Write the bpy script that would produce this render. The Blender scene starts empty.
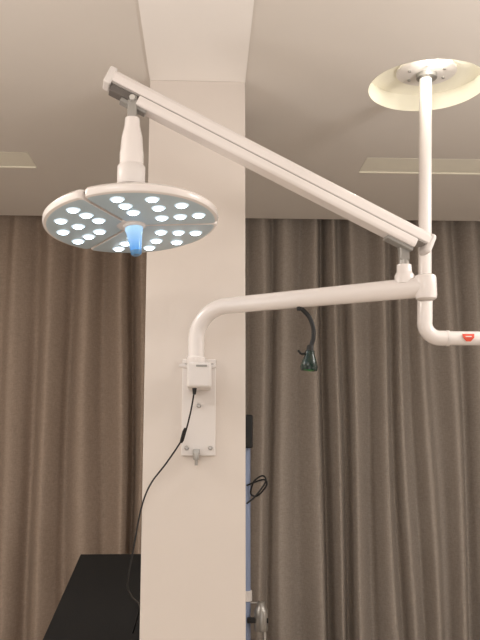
import bpy, bmesh, math, random, bisect
from mathutils import Vector, Matrix
random.seed(3)
scene = bpy.context.scene
scene.view_settings.view_transform = 'Standard'
COL = scene.collection

# ------------------------------------------------------------ materials
def lin(c):
    return tuple(((v/255)/12.92 if v/255 <= 0.04045 else ((v/255+0.055)/1.055)**2.4) for v in c)
def mat(name, rgb, rough=0.5, metal=0.0, noise=0.0, nscale=8.0, bump=0.0, bscale=60.0, emit=None, estr=0.0, coat=0.0):
    m = bpy.data.materials.new(name); m.use_nodes = True
    nt = m.node_tree; b = nt.nodes['Principled BSDF']
    c = lin(rgb)
    b.inputs['Base Color'].default_value = (*c, 1)
    b.inputs['Roughness'].default_value = rough
    b.inputs['Metallic'].default_value = metal
    b.inputs['Coat Weight'].default_value = coat
    tc = nt.nodes.new('ShaderNodeTexCoord')
    if noise > 0:
        n = nt.nodes.new('ShaderNodeTexNoise'); n.inputs['Scale'].default_value = nscale
        n.inputs['Detail'].default_value = 4
        nt.links.new(tc.outputs['Object'], n.inputs['Vector'])
        r = nt.nodes.new('ShaderNodeValToRGB')
        r.color_ramp.elements[0].position = 0.3; r.color_ramp.elements[1].position = 0.7
        r.color_ramp.elements[0].color = (*[v*(1-noise) for v in c], 1)
        r.color_ramp.elements[1].color = (*[min(1, v*(1+noise)) for v in c], 1)
        nt.links.new(n.outputs['Fac'], r.inputs['Fac']); nt.links.new(r.outputs['Color'], b.inputs['Base Color'])
    if bump > 0:
        n2 = nt.nodes.new('ShaderNodeTexNoise'); n2.inputs['Scale'].default_value = bscale
        nt.links.new(tc.outputs['Object'], n2.inputs['Vector'])
        bp = nt.nodes.new('ShaderNodeBump'); bp.inputs['Strength'].default_value = bump
        bp.inputs['Distance'].default_value = 0.01
        nt.links.new(n2.outputs['Fac'], bp.inputs['Height']); nt.links.new(bp.outputs['Normal'], b.inputs['Normal'])
    if emit:
        b.inputs['Emission Color'].default_value = (*lin(emit), 1)
        b.inputs['Emission Strength'].default_value = estr
    return m

M_ceil = mat('ceiling_paint', (222, 215, 208), 0.9, noise=0.015, nscale=2)
M_beam = mat('beam_paint', (246, 241, 237), 0.9, noise=0.01, nscale=2)
M_col = mat('column_paint', (222, 213, 206), 0.8, noise=0.012, nscale=3, bump=0.05, bscale=200)
M_wall = mat('wall_paint', (222, 216, 209), 0.9, noise=0.02, nscale=2)
M_cream = mat('cream_paint', (246, 242, 228), 0.8, noise=0.01)
M_white = mat('white_enamel', (236, 229, 226), 0.25, noise=0.008, nscale=5, coat=0.4)
M_white2 = mat('white_plastic', (226, 220, 217), 0.4, noise=0.008)
M_greyp = mat('grey_plastic', (150, 147, 143), 0.4, noise=0.02)
M_metal = mat('brushed_metal', (165, 162, 158), 0.35, metal=0.7, noise=0.03, nscale=30)
M_chrome = mat('chrome', (215, 213, 210), 0.3, metal=0.6, noise=0.02)
M_black = mat('black_rubber', (18, 18, 19), 0.5, noise=0.05)
M_vinyl = mat('black_vinyl', (16, 15, 15), 0.85, noise=0.08, bump=0.1, bscale=150)
M_dark = mat('dark_gap', (104, 98, 94), 0.6, noise=0.05)
M_frame = mat('couch_frame', (26, 25, 25), 0.6, noise=0.05)
M_core = mat('arm_core', (160, 154, 150), 0.5, noise=0.02)
M_green = mat('dark_green_anodised', (8, 36, 28), 0.25, noise=0.1)
M_greenl = mat('green_glass', (40, 120, 60), 0.1, noise=0.1, emit=(50,140,60), estr=0.1)
M_red = mat('red_label', (226, 84, 62), 0.5, noise=0.02)
M_blue = mat('blue_grey', (138, 152, 182), 0.3, noise=0.03)  # even blue-grey for the stand pole
M_led = mat('led_lens', (250, 252, 255), 0.2, emit=(218, 240, 255), estr=9.0, noise=0.01)
M_ledring = mat('led_reflector', (225, 235, 240), 0.3, noise=0.01, emit=(190,222,245), estr=0.65)
M_disc = mat('lamp_underside', (180, 196, 206), 0.4, noise=0.02)

def mat_floor():
    m = bpy.data.materials.new('wood_floor'); m.use_nodes = True
    nt = m.node_tree; b = nt.nodes['Principled BSDF']; b.inputs['Roughness'].default_value = 0.45
    tc = nt.nodes.new('ShaderNodeTexCoord'); br = nt.nodes.new('ShaderNodeTexBrick')
    br.inputs['Scale'].default_value = 1.0
    br.inputs['Brick Width'].default_value = 1.2; br.inputs['Row Height'].default_value = 0.16
    br.inputs['Mortar Size'].default_value = 0.003
    br.inputs['Color1'].default_value = (*lin((190,178,164)),1); br.inputs['Color2'].default_value = (*lin((178,165,150)),1)
    br.inputs['Mortar'].default_value = (*lin((90,78,66)),1)
    nt.links.new(tc.outputs['Object'], br.inputs['Vector']); nt.links.new(br.outputs['Color'], b.inputs['Base Color'])
    return m
M_floor = mat_floor()

def mat_curtain(name, rgb):
    m = bpy.data.materials.new(name); m.use_nodes = True
    nt = m.node_tree; b = nt.nodes['Principled BSDF']; b.inputs['Roughness'].default_value = 0.95
    tc = nt.nodes.new('ShaderNodeTexCoord')
    mp = nt.nodes.new('ShaderNodeMapping'); mp.inputs['Scale'].default_value = (160, 60, 50)
    n = nt.nodes.new('ShaderNodeTexNoise'); n.inputs['Scale'].default_value = 1; n.inputs['Detail'].default_value = 5
    mp2 = nt.nodes.new('ShaderNodeMapping'); mp2.inputs['Scale'].default_value = (40, 20, 190)
    n2 = nt.nodes.new('ShaderNodeTexNoise'); n2.inputs['Scale'].default_value = 1; n2.inputs['Detail'].default_value = 4
    for a, c in ((mp, n), (mp2, n2)):
        nt.links.new(tc.outputs['Object'], a.inputs['Vector']); nt.links.new(a.outputs['Vector'], c.inputs['Vector'])
    mx = nt.nodes.new('ShaderNodeMath'); mx.operation = 'ADD'
    nt.links.new(n.outputs['Fac'], mx.inputs[0]); nt.links.new(n2.outputs['Fac'], mx.inputs[1])
    hv = nt.nodes.new('ShaderNodeMath'); hv.operation = 'MULTIPLY'; hv.inputs[1].default_value = 0.5
    nt.links.new(mx.outputs[0], hv.inputs[0])
    r = nt.nodes.new('ShaderNodeValToRGB')
    r.color_ramp.elements[0].position = 0.35; r.color_ramp.elements[1].position = 0.65
    c = lin(rgb)
    r.color_ramp.elements[0].color = (*[v*0.86 for v in c], 1); r.color_ramp.elements[1].color = (*[v*1.14 for v in c], 1)
    nt.links.new(hv.outputs[0], r.inputs['Fac']); nt.links.new(r.outputs['Color'], b.inputs['Base Color'])
    bp = nt.nodes.new('ShaderNodeBump'); bp.inputs['Strength'].default_value = 0.15; bp.inputs['Distance'].default_value = 0.002
    nt.links.new(hv.outputs[0], bp.inputs['Height']); nt.links.new(bp.outputs['Normal'], b.inputs['Normal'])
    return m
M_curL = mat_curtain('linen_brown', (160, 143, 129))
M_curR = mat_curtain('linen_taupe', (158, 148, 139))

# ------------------------------------------------------------ mesh helpers
def finish(bm, name, m, parent=None, smooth=False, bevel=0.0, segs=3):
    bmesh.ops.recalc_face_normals(bm, faces=bm.faces[:])
    me = bpy.data.meshes.new(name); bm.to_mesh(me); bm.free()
    ob = bpy.data.objects.new(name, me); COL.objects.link(ob)
    for x in (m if isinstance(m, list) else [m]): me.materials.append(x)
    if bevel > 0:
        md = ob.modifiers.new('bevel', 'BEVEL'); md.width = bevel; md.segments = segs; md.limit_method = 'ANGLE'; md.angle_limit = math.radians(35)
        smooth = True
    if smooth:
        for p in me.polygons: p.use_smooth = True
        md = ob.modifiers.new('es', 'EDGE_SPLIT') if bevel == 0 else ob.modifiers.new('wn', 'WEIGHTED_NORMAL')
        if bevel == 0: md.split_angle = math.radians(40)
    if parent: ob.parent = parent
    return ob
def empty(name, loc=(0,0,0)):
    e = bpy.data.objects.new(name, None); e.empty_display_size = 0.1; COL.objects.link(e)
    return e
def box(name, x0, x1, y0, y1, z0, z1, m, parent=None, bevel=0.0):
    bm = bmesh.new(); bmesh.ops.create_cube(bm, size=1)
    for v in bm.verts:
        v.co = Vector(((x0+x1)/2+v.co.x*(x1-x0), (y0+y1)/2+v.co.y*(y1-y0), (z0+z1)/2+v.co.z*(z1-z0)))
    return finish(bm, name, m, parent, bevel=bevel)
def tube(name, pts, radii, m, parent=None, n=24, smooth_path=0, squash=1.0):
    P = [Vector(p) for p in pts]; R = list(radii) if hasattr(radii, '__len__') else [radii]*len(P)
    if smooth_path:
        Q = []; S = []
        for i in range(len(P)-1):
            p0 = P[max(i-1,0)]; p1 = P[i]; p2 = P[i+1]; p3 = P[min(i+2,len(P)-1)]
            for k in range(smooth_path):
                t = k/smooth_path
                Q.append(0.5*((2*p1)+(-p0+p2)*t+(2*p0-5*p1+4*p2-p3)*t*t+(-p0+3*p1-3*p2+p3)*t**3))
                S.append(R[i]*(1-t)+R[i+1]*t)
        Q.append(P[-1]); S.append(R[-1]); P = Q; R = S
    bm = bmesh.new(); rings = []
    T = []
    for i in range(len(P)):
        a = P[max(i-1,0)]; b = P[min(i+1,len(P)-1)]
        T.append((b-a).normalized())
    up = Vector((0,0,1)) if abs(T[0].z) < 0.9 else Vector((0,1,0))
    nrm = (up - T[0]*up.dot(T[0])).normalized()
    for i in range(len(P)):
        nrm = (nrm - T[i]*nrm.dot(T[i])).normalized()
        bi = T[i].cross(nrm)
        rings.append([bm.verts.new(P[i]+(nrm*math.cos(2*math.pi*k/n)+bi*squash*math.sin(2*math.pi*k/n))*R[i]) for k in range(n)])
    for i in range(len(rings)-1):
        for k in range(n):
            bm.faces.new((rings[i][k], rings[i][(k+1)%n], rings[i+1][(k+1)%n], rings[i+1][k]))
    bm.faces.new(rings[0]); bm.faces.new(rings[-1])
    return finish(bm, name, m, parent, smooth=True)
def lathe(name, prof, m, parent=None, mtx=None, n=40):
    bm = bmesh.new(); rings = []
    for r, z in prof:
        rings.append([bm.verts.new((r*math.cos(2*math.pi*k/n), r*math.sin(2*math.pi*k/n), z)) for k in range(n)])
    for i in range(len(rings)-1):
        for k in range(n):
            bm.faces.new((rings[i][k], rings[i][(k+1)%n], rings[i+1][(k+1)%n], rings[i+1][k]))
    bm.faces.new(rings[0]); bm.faces.new(rings[-1])
    if mtx is not None: bmesh.ops.transform(bm, matrix=mtx, verts=bm.verts[:])
    return finish(bm, name, m, parent, smooth=True)
def frame_from(A, B):
    x = (B-A).normalized(); z = Vector((0,0,1)); z = (z-x*z.dot(x)).normalized(); y = z.cross(x)
    return Matrix(((x.x,y.x,z.x,A.x),(x.y,y.y,z.y,A.y),(x.z,y.z,z.z,A.z),(0,0,0,1)))
def lbox(name, mtx, x0, x1, y0, y1, z0, z1, m, parent=None, bevel=0.0):
    bm = bmesh.new(); bmesh.ops.create_cube(bm, size=1)
    for v in bm.verts:
        v.co = mtx @ Vector(((x0+x1)/2+v.co.x*(x1-x0), (y0+y1)/2+v.co.y*(y1-y0), (z0+z1)/2+v.co.z*(z1-z0)))
    return finish(bm, name, m, parent, bevel=bevel)
def T(x,y,z): return Matrix.Translation((x,y,z))

# ------------------------------------------------------------ room shell
XL, XR, YB, YF, ZC = -2.8, 3.4, -2.6, 5.42, 3.0
box('floor', XL-0.1, XR+0.1, YB-0.1, YF+0.1, -0.1, 0.0, M_floor)
box('wall_left', XL-0.1, XL, YB-0.1, YF+0.1, 0, 3.3, M_wall)
box('wall_right', XR, XR+0.1, YB-0.1, YF+0.1, 0, 3.3, M_wall)
box('wall_back', XL, XR, YB-0.1, YB, 0, 3.3, M_wall)
box('wall_front', XL, XR, YF, YF+0.1, 0, 3.3, M_wall)
for nm, a in (('baseboard_left', (XL, XL+0.012, YB, YF, 0, 0.09)), ('baseboard_right', (XR-0.012, XR, YB, YF, 0, 0.09)),
              ('baseboard_back', (XL+0.012, XR-0.012, YB, YB+0.012, 0, 0.09))):
    box(nm, *a, M_white2)

ceil = box('ceiling', XL, XR, YB, YF, ZC, ZC+0.3, M_ceil)
def cut(target, cutter):
    md = target.modifiers.new('cut', 'BOOLEAN'); md.operation = 'DIFFERENCE'; md.object = cutter; md.solver = 'EXACT'
    bpy.context.view_layer.update()
    dg = bpy.context.evaluated_depsgraph_get()
    me = bpy.data.meshes.new_from_object(target.evaluated_get(dg))
    target.modifiers.clear(); target.data = me
    bpy.data.objects.remove(cutter, do_unlink=True)
HX, HY, HR = 0.922, 3.13, 0.245
cut(ceil, box('c1', XL-0.01, XR+0.01, 5.11, YF+0.01, ZC-0.05, ZC+0.2, M_ceil))
cut(ceil, lathe('c2', [(HR, ZC-0.05), (HR, ZC+0.078)], M_ceil, mtx=T(HX,HY,0), n=72))
cut(ceil, box('c3', 0.835, 2.1, 3.965, 4.20, ZC-0.05, ZC+0.035, M_ceil))
cut(ceil, box('c4', -2.1, -0.92, 3.965, 4.20, ZC-0.05, ZC+0.035, M_ceil))

def liner(name, cx, cy, r, z0, z1, m):
    bm = bmesh.new(); n = 72
    a = [[bm.verts.new((cx+rr*math.cos(2*math.pi*k/n), cy+rr*math.sin(2*math.pi*k/n), z)) for k in range(n)] for rr, z in ((r, z0), (r, z1), (0.001, z1))]
    for i in range(2):
        for k in range(n): bm.faces.new((a[i][k], a[i][(k+1)%n], a[i+1][(k+1)%n], a[i+1][k]))
    return finish(bm, name, m, None, smooth=True)
liner('trim_1', HX, HY, HR-0.001, ZC-0.001, ZC+0.077, M_cream)
for nm, x0, x1 in (('ceiling_vent', 0.838, 2.097), ('ceiling_vent.001', -2.097, -0.923)):
    p = empty(nm)
    box('panel', x0, x1, 3.968, 4.197, ZC+0.003, ZC+0.034, M_cream, p)
    box('edge_1', x0, x1, 4.187, 4.197, ZC-0.003, ZC+0.003, M_cream, p)
    box('edge_2', x0, x1, 3.968, 3.974, ZC-0.001, ZC+0.003, M_cream, p)

# column & beam
CX0, CX1, CY0, CY1 = -0.236, 0.155, 3.10, 3.42
box('column', CX0, CX1, CY0, CY1, 0, ZC-0.008, M_col, bevel=0.003)
box('ceiling_beam', CX0, CX1, YB, CY1, ZC-0.008, ZC, M_beam)

# ------------------------------------------------------------ curtains
def curtain(name, x0, x1, y, z0, z1, m, seed, fold=0.15, amp=0.045):
    rnd = random.Random(seed)
    knots = []; x = x0; ph = 0
    while x < x1+0.4:
        w = fold*rnd.uniform(0.6, 1.45); knots.append((x, ph, rnd.uniform(0.5, 1.15), rnd.uniform(-1,1))); x += w; ph += 1
    nx = int((x1-x0)/0.006); nz = 40
    bm = bmesh.new(); grid = []
    xs = [k[0] for k in knots]
    for j in range(nz+1):
        t = j/nz; z = z1+(z0-z1)*t; row = []
        for i in range(nx+1):
            xx = x0+(x1-x0)*i/nx
            xq = xx + 0.03*math.sin(2.1*t+xx*3.0+seed)*t + 0.012*math.sin(5*t+xx*9)
            k = min(max(bisect.bisect_right(xs, xq)-1, 0), len(xs)-2)
            f = (xq-xs[k])/(xs[k+1]-xs[k])
            a = knots[k][2]*(1-f)+knots[k+1][2]*f
            s = math.cos(2*math.pi*f)
            d = amp*a*s*(0.8+0.2*t)
            sk = math.sin(math.pi*f)**2
            d += 0.014*sk*math.sin(2*math.pi*1.5*f+knots[k][3]*3+1.2*t)
            d += 0.006*math.sin(xx*23+z*0.8+seed)
            row.append(bm.verts.new((xx, y-d, z)))
        grid.append(row)
    for j in range(nz):
        for i in range(nx): bm.faces.new((grid[j][i], grid[j][i+1], grid[j+1][i+1], grid[j+1][i]))
    ob = finish(bm, name, m, smooth=False)
    for p in ob.data.polygons: p.use_smooth = True
    return ob
curtain('curtain', -2.75, -0.02, 5.25, 0.02, 3.15, M_curL, 5, fold=0.165, amp=0.082)
curtain('curtain.001', 0.02, 3.35, 5.25, 0.02, 3.15, M_curR, 11, fold=0.18, amp=0.082)

# ------------------------------------------------------------ wall-mounted surgical light
SL = empty('surgical_light')
box('wall_plate', -0.090, 0.040, 3.088, 3.10, 1.47, 1.84, M_white2, SL, bevel=0.004)
RX = Matrix.Rotation(math.radians(90), 4, 'X')
for i, (x, z) in enumerate([(-0.07,1.50),(0.02,1.50),(-0.075,1.815),(0.026,1.815),(-0.025,1.66)]):
    lathe('bolt_%d' % (i+1), [(0.009,0),(0.009,0.006),(0.006,0.011)], M_metal, SL, T(x,3.088,z)@RX, n=6)
lathe('knob', [(0.006,0),(0.006,0.02),(0.011,0.021),(0.012,0.045),(0.009,0.05)], M_metal, SL, T(-0.033,3.075,1.435), n=20)
box('knob_bracket', -0.045, -0.02, 3.065, 3.09, 1.478, 1.496, M_metal, SL, bevel=0.002)
box('mount_housing', -0.068, 0.022, 2.93, 3.09, 1.718, 1.812, M_white2, SL, bevel=0.010)
box('mount_label', -0.035, 0.005, 2.9275, 2.931, 1.795, 1.802, M_greyp, SL)
lathe('mount_collar', [(0.034,0),(0.036,0.004),(0.036,0.022),(0.032,0.026)], M_white, SL, T(-0.036,2.975,1.81))
tube('side_screw_1', [(-0.068,2.99,1.80),(-0.098,2.99,1.805)], 0.008, M_white2, SL, n=12)
tube('side_screw_2', [(0.02,2.99,1.80),(0.038,2.99,1.803)], 0.008, M_white2, SL, n=12)
A0 = Vector((-0.036, 2.975, 1.80)); E = Vector((0.735, 2.60, 2.033))
hd = Vector((E.x-A0.x, E.y-A0.y, 0)).normalized()
R = 0.125; pts = [A0.copy(), Vector((A0.x, A0.y, E.z-R-0.02))]
for k in range(0, 17):
    a = math.pi/2*k/16
    pts.append(Vector((A0.x, A0.y, E.z-R)) + hd*(R*(1-math.cos(a))) + Vector((0,0,R*math.sin(a))))
pts[2:] = [p - Vector((0,0,0.012)) for p in pts[2:]]
pts.append(Vector((E.x,E.y,E.z)))
rad = [0.030]*(len(pts)-1)+[0.035]
tube('lower_arm', pts, rad, M_white, SL, n=36)
lathe('arm_end_joint', [(0.026,-0.045),(0.034,-0.040),(0.0365,-0.03),(0.0365,0.03),(0.034,0.037),(0.027,0.041)], M_white, SL, T(E.x,E.y,E.z))
PX, PY = 0.672, 2.631
lathe('post_base', [(0.034,0.0),(0.034,0.028),(0.030,0.036),(0.026,0.042),(0.025,0.066)], M_white, SL, T(PX,PY,E.z+0.015))
lathe('post_pin', [(0.018,0),(0.018,0.075)], M_metal, SL, T(PX,PY,E.z+0.08))
# spring arm
A = Vector((0.738, 2.625, 2.190)); B = Vector((-0.327, 2.438, 2.670))
F = frame_from(A, B); L = (B-A).length
def prof_extrude(name, mtx, x0, x1, prof, m, parent, bevel):
    bm = bmesh.new()
    a = [bm.verts.new(mtx @ Vector((x0, y, z))) for y, z in prof]; b = [bm.verts.new(mtx @ Vector((x1, y, z))) for y, z in prof]
    n = len(prof)
    for i in range(n): bm.faces.new((a[i], a[(i+1)%n], b[(i+1)%n], b[i]))
    bm.faces.new(a); bm.faces.new(b)
    return finish(bm, name, m, parent, bevel=bevel)
prof_extrude('spring_arm_cover', F, -0.012, L, [(-0.032,-0.004),(0.032,-0.004),(0.032,0.022),(0.021,0.037),(-0.021,0.037),(-0.032,0.022)], M_white, SL, 0.004)
prof_extrude('spring_arm_core', F, 0.0, L-0.01, [(-0.028,-0.010),(0.028,-0.010),(0.028,-0.002),(-0.028,-0.002)], M_core, SL, 0.001)
prof_extrude('spring_arm_rail', F, 0.03, L-0.12, [(-0.027,-0.038),(0.027,-0.038),(0.033,-0.030),(0.033,-0.007),(-0.033,-0.007),(-0.033,-0.030)], M_white, SL, 0.004)
lbox('spring_arm_cap', F, L-0.022, L+0.003, -0.034, 0.034, -0.020, 0.040, M_white2, SL, bevel=0.006)
lbox('spring_arm_end', F, -0.03, -0.004, -0.033, 0.033, -0.034, 0.038, M_white2, SL, bevel=0.012)
tube('hinge_low_pin', [(PX,PY-0.034,2.18),(PX,PY+0.034,2.18)], 0.013, M_metal, SL, n=20)
box('hinge_low_fork', PX-0.016, PX+0.016, PY-0.018, PY+0.018, 2.13, 2.20, M_metal, SL, bevel=0.004)
lbox('hinge_low_link', F, 0.03, 0.13, -0.02, 0.02, -0.050, -0.038, M_greyp, SL, bevel=0.003)
NX, NY = -0.240, 2.447
lbox('hinge_top_slot', F, L-0.13, L-0.025, -0.022, 0.022, -0.034, -0.004, M_dark, SL, bevel=0.003)
lbox('hinge_top_link', F, L-0.16, L-0.07, -0.018, 0.018, -0.048, -0.034, M_greyp, SL, bevel=0.003)
box('hinge_top_fork', NX-0.015, NX+0.015, NY-0.017, NY+0.017, 2.52, 2.62, M_metal, SL, bevel=0.003)
tube('hinge_top_pin', [(NX,NY-0.03,2.605),(NX,NY+0.03,2.605)], 0.009, M_chrome, SL, n=16)
# neck
NZ = 2.236
lathe('neck', [(0.014,0.31),(0.023,0.308),(0.025,0.28),(0.033,0.245),(0.036,0.20),(0.038,0.19),(0.038,0.135),(0.040,0.13)], M_white, SL, T(NX,NY,NZ), n=36)
lathe('neck_sleeve', [(0.040,0.150),(0.044,0.145),(0.044,0.090),(0.040,0.085)], M_white2, SL, T(NX,NY,NZ), n=36)
lathe('neck_swivel', [(0.034,0.09),(0.034,0.068),(0.045,0.063),(0.045,0.02),(0.050,0.012),(0.050,-0.02)], M_metal, SL, T(NX,NY,NZ), n=36)
# lamp head (local frame, light faces -Z)
HC = T(-0.235, 2.450, 2.190) @ Matrix.Rotation(math.radians(-3.6), 4, 'Y') @ Matrix.Rotation(math.radians(-4.8), 4, 'X')
RD = 0.274; gaps = [math.radians(g) for g in (4, 128, 244)]
def petal(name, a0, a1):
    gw = 0.006; n = 90; bm = bmesh.new()
    prof = [(0.045,0.0),(RD-0.012,0.0),(RD-0.003,0.003),(RD,0.010),(RD-0.001,0.022),(RD-0.010,0.031),(0.18,0.040),(0.045,0.046)]
    rows = []
    for i in range(n+1):
        row = []
        e = min(i, n-i)/n*(a1-a0)*RD
        cr = 0.018
        pull = (cr-math.sqrt(max(0, cr*cr-(cr-e)**2)))*0.6 if e < cr else 0.0
        for r, z in prof:
            off = math.asin(gw/r)
            a = (a0+off)+((a1-off)-(a0+off))*i/n
            rr = r-pull if r > 0.2 else r
            row.append(bm.verts.new(HC @ Vector((rr*math.cos(a), rr*math.sin(a), z))))
        rows.append(row)
    m = len(prof)
    for i in range(n):
        for k in range(m): 
            f = bm.faces.new((rows[i][k], rows[i][(k+1)%m], rows[i+1][(k+1)%m], rows[i+1][k]))
            f.material_index = 1 if k == 0 else 0
    bm.faces.new(rows[0]); bm.faces.new(rows[-1])
    return finish(bm, name, [M_white, M_disc], SL, smooth=True)
led = bmesh.new(); ring = bmesh.new()
for i in range(3):
    a0 = gaps[i]; a1 = gaps[(i+1)%3] + (2*math.pi if i == 2 else 0)
    petal('lamp_petal_%d' % (i+1), a0, a1)
    for r, cnt in ((0.112, 2), (0.165, 3), (0.220, 4)):
        for k in range(cnt):
            m_ = (0.5+k)/cnt
            a = a0+(a1-a0)*(0.06+0.88*m_)
            for bmx, rr, h in ((ring, 0.0225, 0.003), (led, 0.0175, 0.005)):
                bmesh.ops.create_cone(bmx, cap_ends=True, segments=20, radius1=rr*0.8, radius2=rr, depth=h,
                    matrix=HC @ T(r*math.cos(a), r*math.sin(a), -h/2+0.0005))
finish(ring, 'led_bezels', M_ledring, SL); finish(led, 'led_lenses', M_led, SL)
lathe('lamp_back_plate', [(0.255,0.022),(0.25,0.028)], M_greyp, SL, HC, n=64)
lathe('lamp_hub', [(0.048,0.0),(0.050,0.004),(0.050,0.044),(0.046,0.05)], M_white2, SL, HC, n=40)
def handle_mat():  # ramp and emission paint lamp glow into the translucent handle
    m = bpy.data.materials.new('lit_blue_handle'); m.use_nodes = True
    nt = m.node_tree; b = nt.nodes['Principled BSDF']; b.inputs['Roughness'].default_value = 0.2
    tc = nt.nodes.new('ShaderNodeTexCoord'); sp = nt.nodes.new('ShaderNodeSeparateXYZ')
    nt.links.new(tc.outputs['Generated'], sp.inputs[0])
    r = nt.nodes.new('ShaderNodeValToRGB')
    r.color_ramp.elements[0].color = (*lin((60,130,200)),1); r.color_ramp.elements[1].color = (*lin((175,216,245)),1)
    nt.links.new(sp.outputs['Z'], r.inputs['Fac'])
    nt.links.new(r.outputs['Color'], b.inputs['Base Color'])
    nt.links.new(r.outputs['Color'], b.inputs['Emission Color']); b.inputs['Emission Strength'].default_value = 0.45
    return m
M_handle = handle_mat()
HH = HC @ T(0.006, 0, 0) @ Matrix.Rotation(math.radians(-3), 4, 'Y')
lathe('handle_flange', [(0.034,0.001),(0.034,-0.005),(0.029,-0.008)], M_white2, SL, HH, n=36)
lathe('handle', [(0.028,-0.006),(0.028,-0.014),(0.025,-0.026),(0.0180,-0.076),(0.0175,-0.084)], M_handle, SL, HH, n=36)
lathe('handle_tip', [(0.0175,-0.084),(0.017,-0.093),(0.013,-0.098)], mat('blue_handle_tip',(80,130,175),0.3,noise=0.02), SL, HH, n=30)
# power cable
tube('power_cable', [(-0.040,2.96,1.73),(-0.042,2.955,1.70),(-0.057,2.99,1.62),(-0.082,3.03,1.54),(-0.142,3.06,1.448),(-0.205,3.07,1.363),
     (-0.238,3.07,1.27),(-0.262,3.07,1.13),(-0.282,3.08,1.01),(-0.272,3.15,0.95),(-0.255,3.27,0.90),(-0.262,3.40,0.85),(-0.30,3.58,0.725)], 0.0032, M_black, SL, n=10, smooth_path=8)
tube('cable_plug', [(-0.040,2.96,1.728),(-0.041,2.956,1.695)], [0.010,0.006], M_black, SL, n=14)
tube('cable_connector', [(-0.074,3.02,1.572),(-0.078,3.027,1.560),(-0.086,3.033,1.53),(-0.090,3.036,1.52)], [0.005,0.0075,0.0075,0.005], M_black, SL, n=14)

# ------------------------------------------------------------ gooseneck lamp under the arm
GL = empty('gooseneck_examination_lamp')
gx, gy, gz = 0.333, 2.795, 2.003
lathe('clamp', [(0.010,0),(0.011,0.006),(0.011,0.016),(0.008,0.022)], M_black, GL, T(gx,gy,gz-0.020), n=20)
tube('gooseneck', [(gx,gy,gz-0.008),(gx+0.014,gy,gz-0.020),(gx+0.035,gy,gz-0.045),(gx+0.048,gy,gz-0.085),(gx+0.047,gy,gz-0.12),(gx+0.038,gy,gz-0.15)], 0.008, M_black, GL, n=14, smooth_path=8)
hm = T(gx+0.036, gy, gz-0.148) @ Matrix.Rotation(math.radians(4), 4, 'Y')
lathe('lamp_socket', [(0.008,0.005),(0.012,0),(0.013,-0.014),(0.017,-0.018)], M_black, GL, hm, n=24)
lathe('lamp_shade', [(0.016,-0.016),(0.018,-0.03),(0.027,-0.055),(0.031,-0.075),(0.029,-0.086),(0.020,-0.084)], M_green, GL, hm, n=32)
lathe('lamp_lens', [(0.020,-0.080),(0.018,-0.0855),(0.008,-0.088)], M_greenl, GL, hm, n=24)
tube('focus_lever', [(gx+0.025,gy-0.004,gz-0.172),(gx+0.005,gy-0.006,gz-0.176),(gx-0.008,gy-0.006,gz-0.163)], 0.004, M_black, GL, n=8, smooth_path=4)

# ------------------------------------------------------------ ceiling mounted pole
CP = empty('ceiling_suspension_arm')
zt = ZC+0.077
lathe('ceiling_flange', [(0.12,0),(0.125,-0.004),(0.125,-0.014),(0.10,-0.020),(0.05,-0.022)], M_white2, CP, T(HX,HY,zt), n=48)
lathe('flange_collar', [(0.043,-0.02),(0.043,-0.040),(0.036,-0.045)], M_metal, CP, T(HX,HY,zt), n=36)
for k in range(6):
    a = k*math.pi/3+0.3
    lathe('flange_bolt_%d' % (k+1), [(0.007,-0.018),(0.007,-0.026)], M_metal, CP, T(HX+0.082*math.cos(a),HY+0.082*math.sin(a),zt), n=6)
bx, bz = 0.875, 1.933
Rb = 0.06
top = Vector((HX-0.004, HY, zt-0.02)); low = Vector((bx+0.001, HY, bz+Rb+0.01))
mid = top.lerp(low, 0.84)
tube('drop_tube', [top, mid], 0.0265, M_white, CP, n=32)
pp = [mid+Vector((0,0,0.012)), mid, low]
for k in range(0, 11):
    a = math.pi/2*k/10
    pp.append(Vector((bx+Rb*(1-math.cos(a)), HY, bz+Rb-Rb*math.sin(a))))
pp.append(Vector((bx+Rb+0.03, HY, bz)))
tube('lower_elbow', pp, [0.0275]+[0.0305]*(len(pp)-1), M_white, CP, n=32)
tube('side_tube', [(bx+Rb+0.03,HY,bz),(1.75,HY,bz)], 0.0285, M_white, CP, n=32)
tube('side_collar', [(bx+Rb+0.025,HY,bz),(bx+Rb+0.035,HY,bz)], 0.0318, M_white2, CP, n=32)
lathe('end_joint', [(0.04,-0.06),(0.045,-0.05),(0.045,0.05),(0.04,0.06)], M_white, CP, T(1.76,HY,bz))
bm = bmesh.new(); vs_f = []; cx = 1.040
shape = [(-0.024,0.014),(0.024,0.014),(0.022,-0.002),(0.009,-0.016),(-0.009,-0.016),(-0.022,-0.002)]
for r in (0.0288, 0.0300):
    layer = []
    for x, z in shape: layer.append(bm.verts.new((cx+x, HY-math.sqrt(r*r-z*z)-0.0006, bz+z)))
    vs_f.append(layer)
for i in range(6): bm.faces.new((vs_f[0][i], vs_f[0][(i+1)%6], vs_f[1][(i+1)%6], vs_f[1][i]))
for l in vs_f:
    bm.faces.new((l[0], l[1], l[2], l[5])); bm.faces.new((l[5], l[2], l[3], l[4]))
bmesh.ops.translate(bm, vec=(0,-0.0035,0), verts=bm.verts[:])
finish(bm, 'red_label', M_red, CP)
box('label_stripe', cx-0.012, cx+0.012, HY-0.0345, HY-0.0290, bz+0.001, bz+0.005, M_white2, CP)

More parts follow.
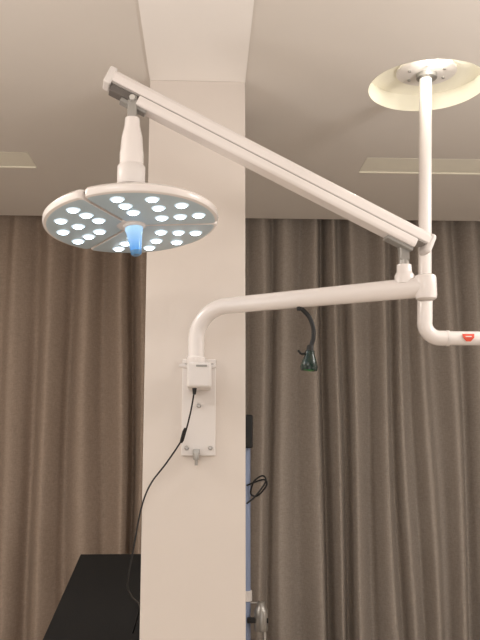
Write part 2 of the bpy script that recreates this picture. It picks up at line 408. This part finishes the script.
# ------------------------------------------------------------ black examination couch
EC = empty('examination_couch')
ZN = 0.665
th = math.atan2(0.92-ZN, 1.15)
cm = T(-0.350, 3.46, ZN) @ Matrix.Rotation(th, 4, 'X')
lbox('padded_top', cm, -0.335, 0.335, 0.0, 1.18, -0.07, 0.0, M_vinyl, EC, bevel=0.006)
lbox('frame_rail', cm, -0.29, 0.29, 0.05, 1.12, -0.11, -0.07, M_frame, EC, bevel=0.004)
for i, (x, y) in enumerate([(-0.62,3.56),(-0.08,3.56),(-0.62,4.5),(-0.08,4.5)]):
    zz = ZN+(y-3.46)*math.tan(th)-0.10
    box('leg_%d' % (i+1), x-0.02, x+0.02, y-0.02, y+0.02, 0.0, zz, M_frame, EC, bevel=0.003)
box('crossbar_1', -0.62, -0.08, 3.55, 3.57, 0.2, 0.23, M_frame, EC)
box('crossbar_2', -0.62, -0.08, 4.49, 4.51, 0.2, 0.23, M_frame, EC)

# ------------------------------------------------------------ instrument stand behind the column
IS = empty('instrument_stand')
sx, sy = 0.214, 4.2
lathe('base', [(0.19,0.0),(0.19,0.02),(0.16,0.035),(0.03,0.05)], M_metal, IS, T(sx,sy,0), n=40)
tube('pole', [(sx,sy,0.04),(sx,sy,1.52)], 0.021, M_blue, IS, n=24)
box('control_box', 0.09, 0.245, sy-0.05, sy+0.05, 1.50, 1.67, M_black, IS, bevel=0.008)
tube('cable_loop', [(sx,sy-0.03,1.22),(0.26,sy-0.04,1.26),(0.31,sy-0.04,1.33),(0.295,sy-0.04,1.36),(0.25,sy-0.04,1.33),(0.235,sy-0.03,1.27),(0.27,sy-0.03,1.26),(0.315,sy-0.03,1.31),(0.30,sy-0.03,1.34),(sx,sy-0.02,1.31)], 0.0045, M_black, IS, n=8, smooth_path=8)
lathe('bottle_holder', [(0.03,0),(0.034,0.01),(0.034,0.10),(0.03,0.105),(0.02,0.12),(0.02,0.14)], M_metal, IS, T(0.285,sy-0.03,0.60), n=24)
tube('holder_rod', [(sx,sy,0.73),(0.30,sy-0.03,0.735),(0.305,sy-0.03,0.5)], 0.006, M_chrome, IS, n=10)
tube('pole_ring', [(sx,sy,0.74),(sx,sy,0.79)], 0.028, M_white2, IS, n=24)
box('clamp_block', 0.215, 0.32, sy-0.05, sy-0.02, 0.64, 0.665, M_black, IS, bevel=0.004)

# ------------------------------------------------------------ lights
def area(name, loc, rot, sx_, sy_, power, col):
    d = bpy.data.lights.new(name, 'AREA'); d.shape = 'RECTANGLE'; d.size = sx_; d.size_y = sy_; d.energy = power; d.color = col
    o = bpy.data.objects.new(name, d); o.location = loc; o.rotation_euler = rot; COL.objects.link(o); return o
area('room_light', (-2.0, 2.6, 2.96), (0,0,0), 0.8, 0.8, 34, (1.0, 0.94, 0.875))
area('room_light.001', (2.5, 2.4, 2.96), (0,0,0), 0.8, 0.8, 46, (1.0, 0.96, 0.915))
area('room_light.002', (-0.9, -0.2, 2.96), (0,0,0), 1.2, 0.6, 34, (1.0, 0.96, 0.91))
area('rear_fill_light', (0.4, -2.4, 1.7), (math.radians(90),0,0), 3.0, 1.8, 27, (1.0, 0.98, 0.955))  # added fill from behind the camera, no window there
area('ceiling_fill_light', (-1.7, 1.2, 1.7), (math.radians(180),0,0), 0.6, 0.6, 27, (1.0, 0.955, 0.905))  # added fill facing up, only there to brighten the ceiling
area('ceiling_fill_light.001', (1.9, 1.6, 1.7), (math.radians(180),0,0), 0.6, 0.6, 30, (1.0, 0.97, 0.93))  # second added ceiling fill, on the right
pl = bpy.data.lights.new('recess_light', 'POINT'); pl.energy = 2.1; pl.color = (1.0, 0.97, 0.88); pl.shadow_soft_size = 0.02
po = bpy.data.objects.new('recess_light', pl); po.location = (HX, HY-0.15, ZC+0.045); COL.objects.link(po)
w = bpy.data.worlds.new('world'); scene.world = w; w.use_nodes = True
w.node_tree.nodes['Background'].inputs[0].default_value = (0.9, 0.87, 0.84, 1); w.node_tree.nodes['Background'].inputs[1].default_value = 0.15

# ------------------------------------------------------------ camera
cd = bpy.data.cameras.new('camera'); cam = bpy.data.objects.new('camera', cd); COL.objects.link(cam)
cd.sensor_fit = 'HORIZONTAL'; cd.sensor_width = 36; cd.lens = 60
cam.location = (0, 0, 1.5)
cam.rotation_euler = (math.radians(90+9.09), 0, math.radians(-2.47))
cd.clip_start = 0.05
scene.camera = cam
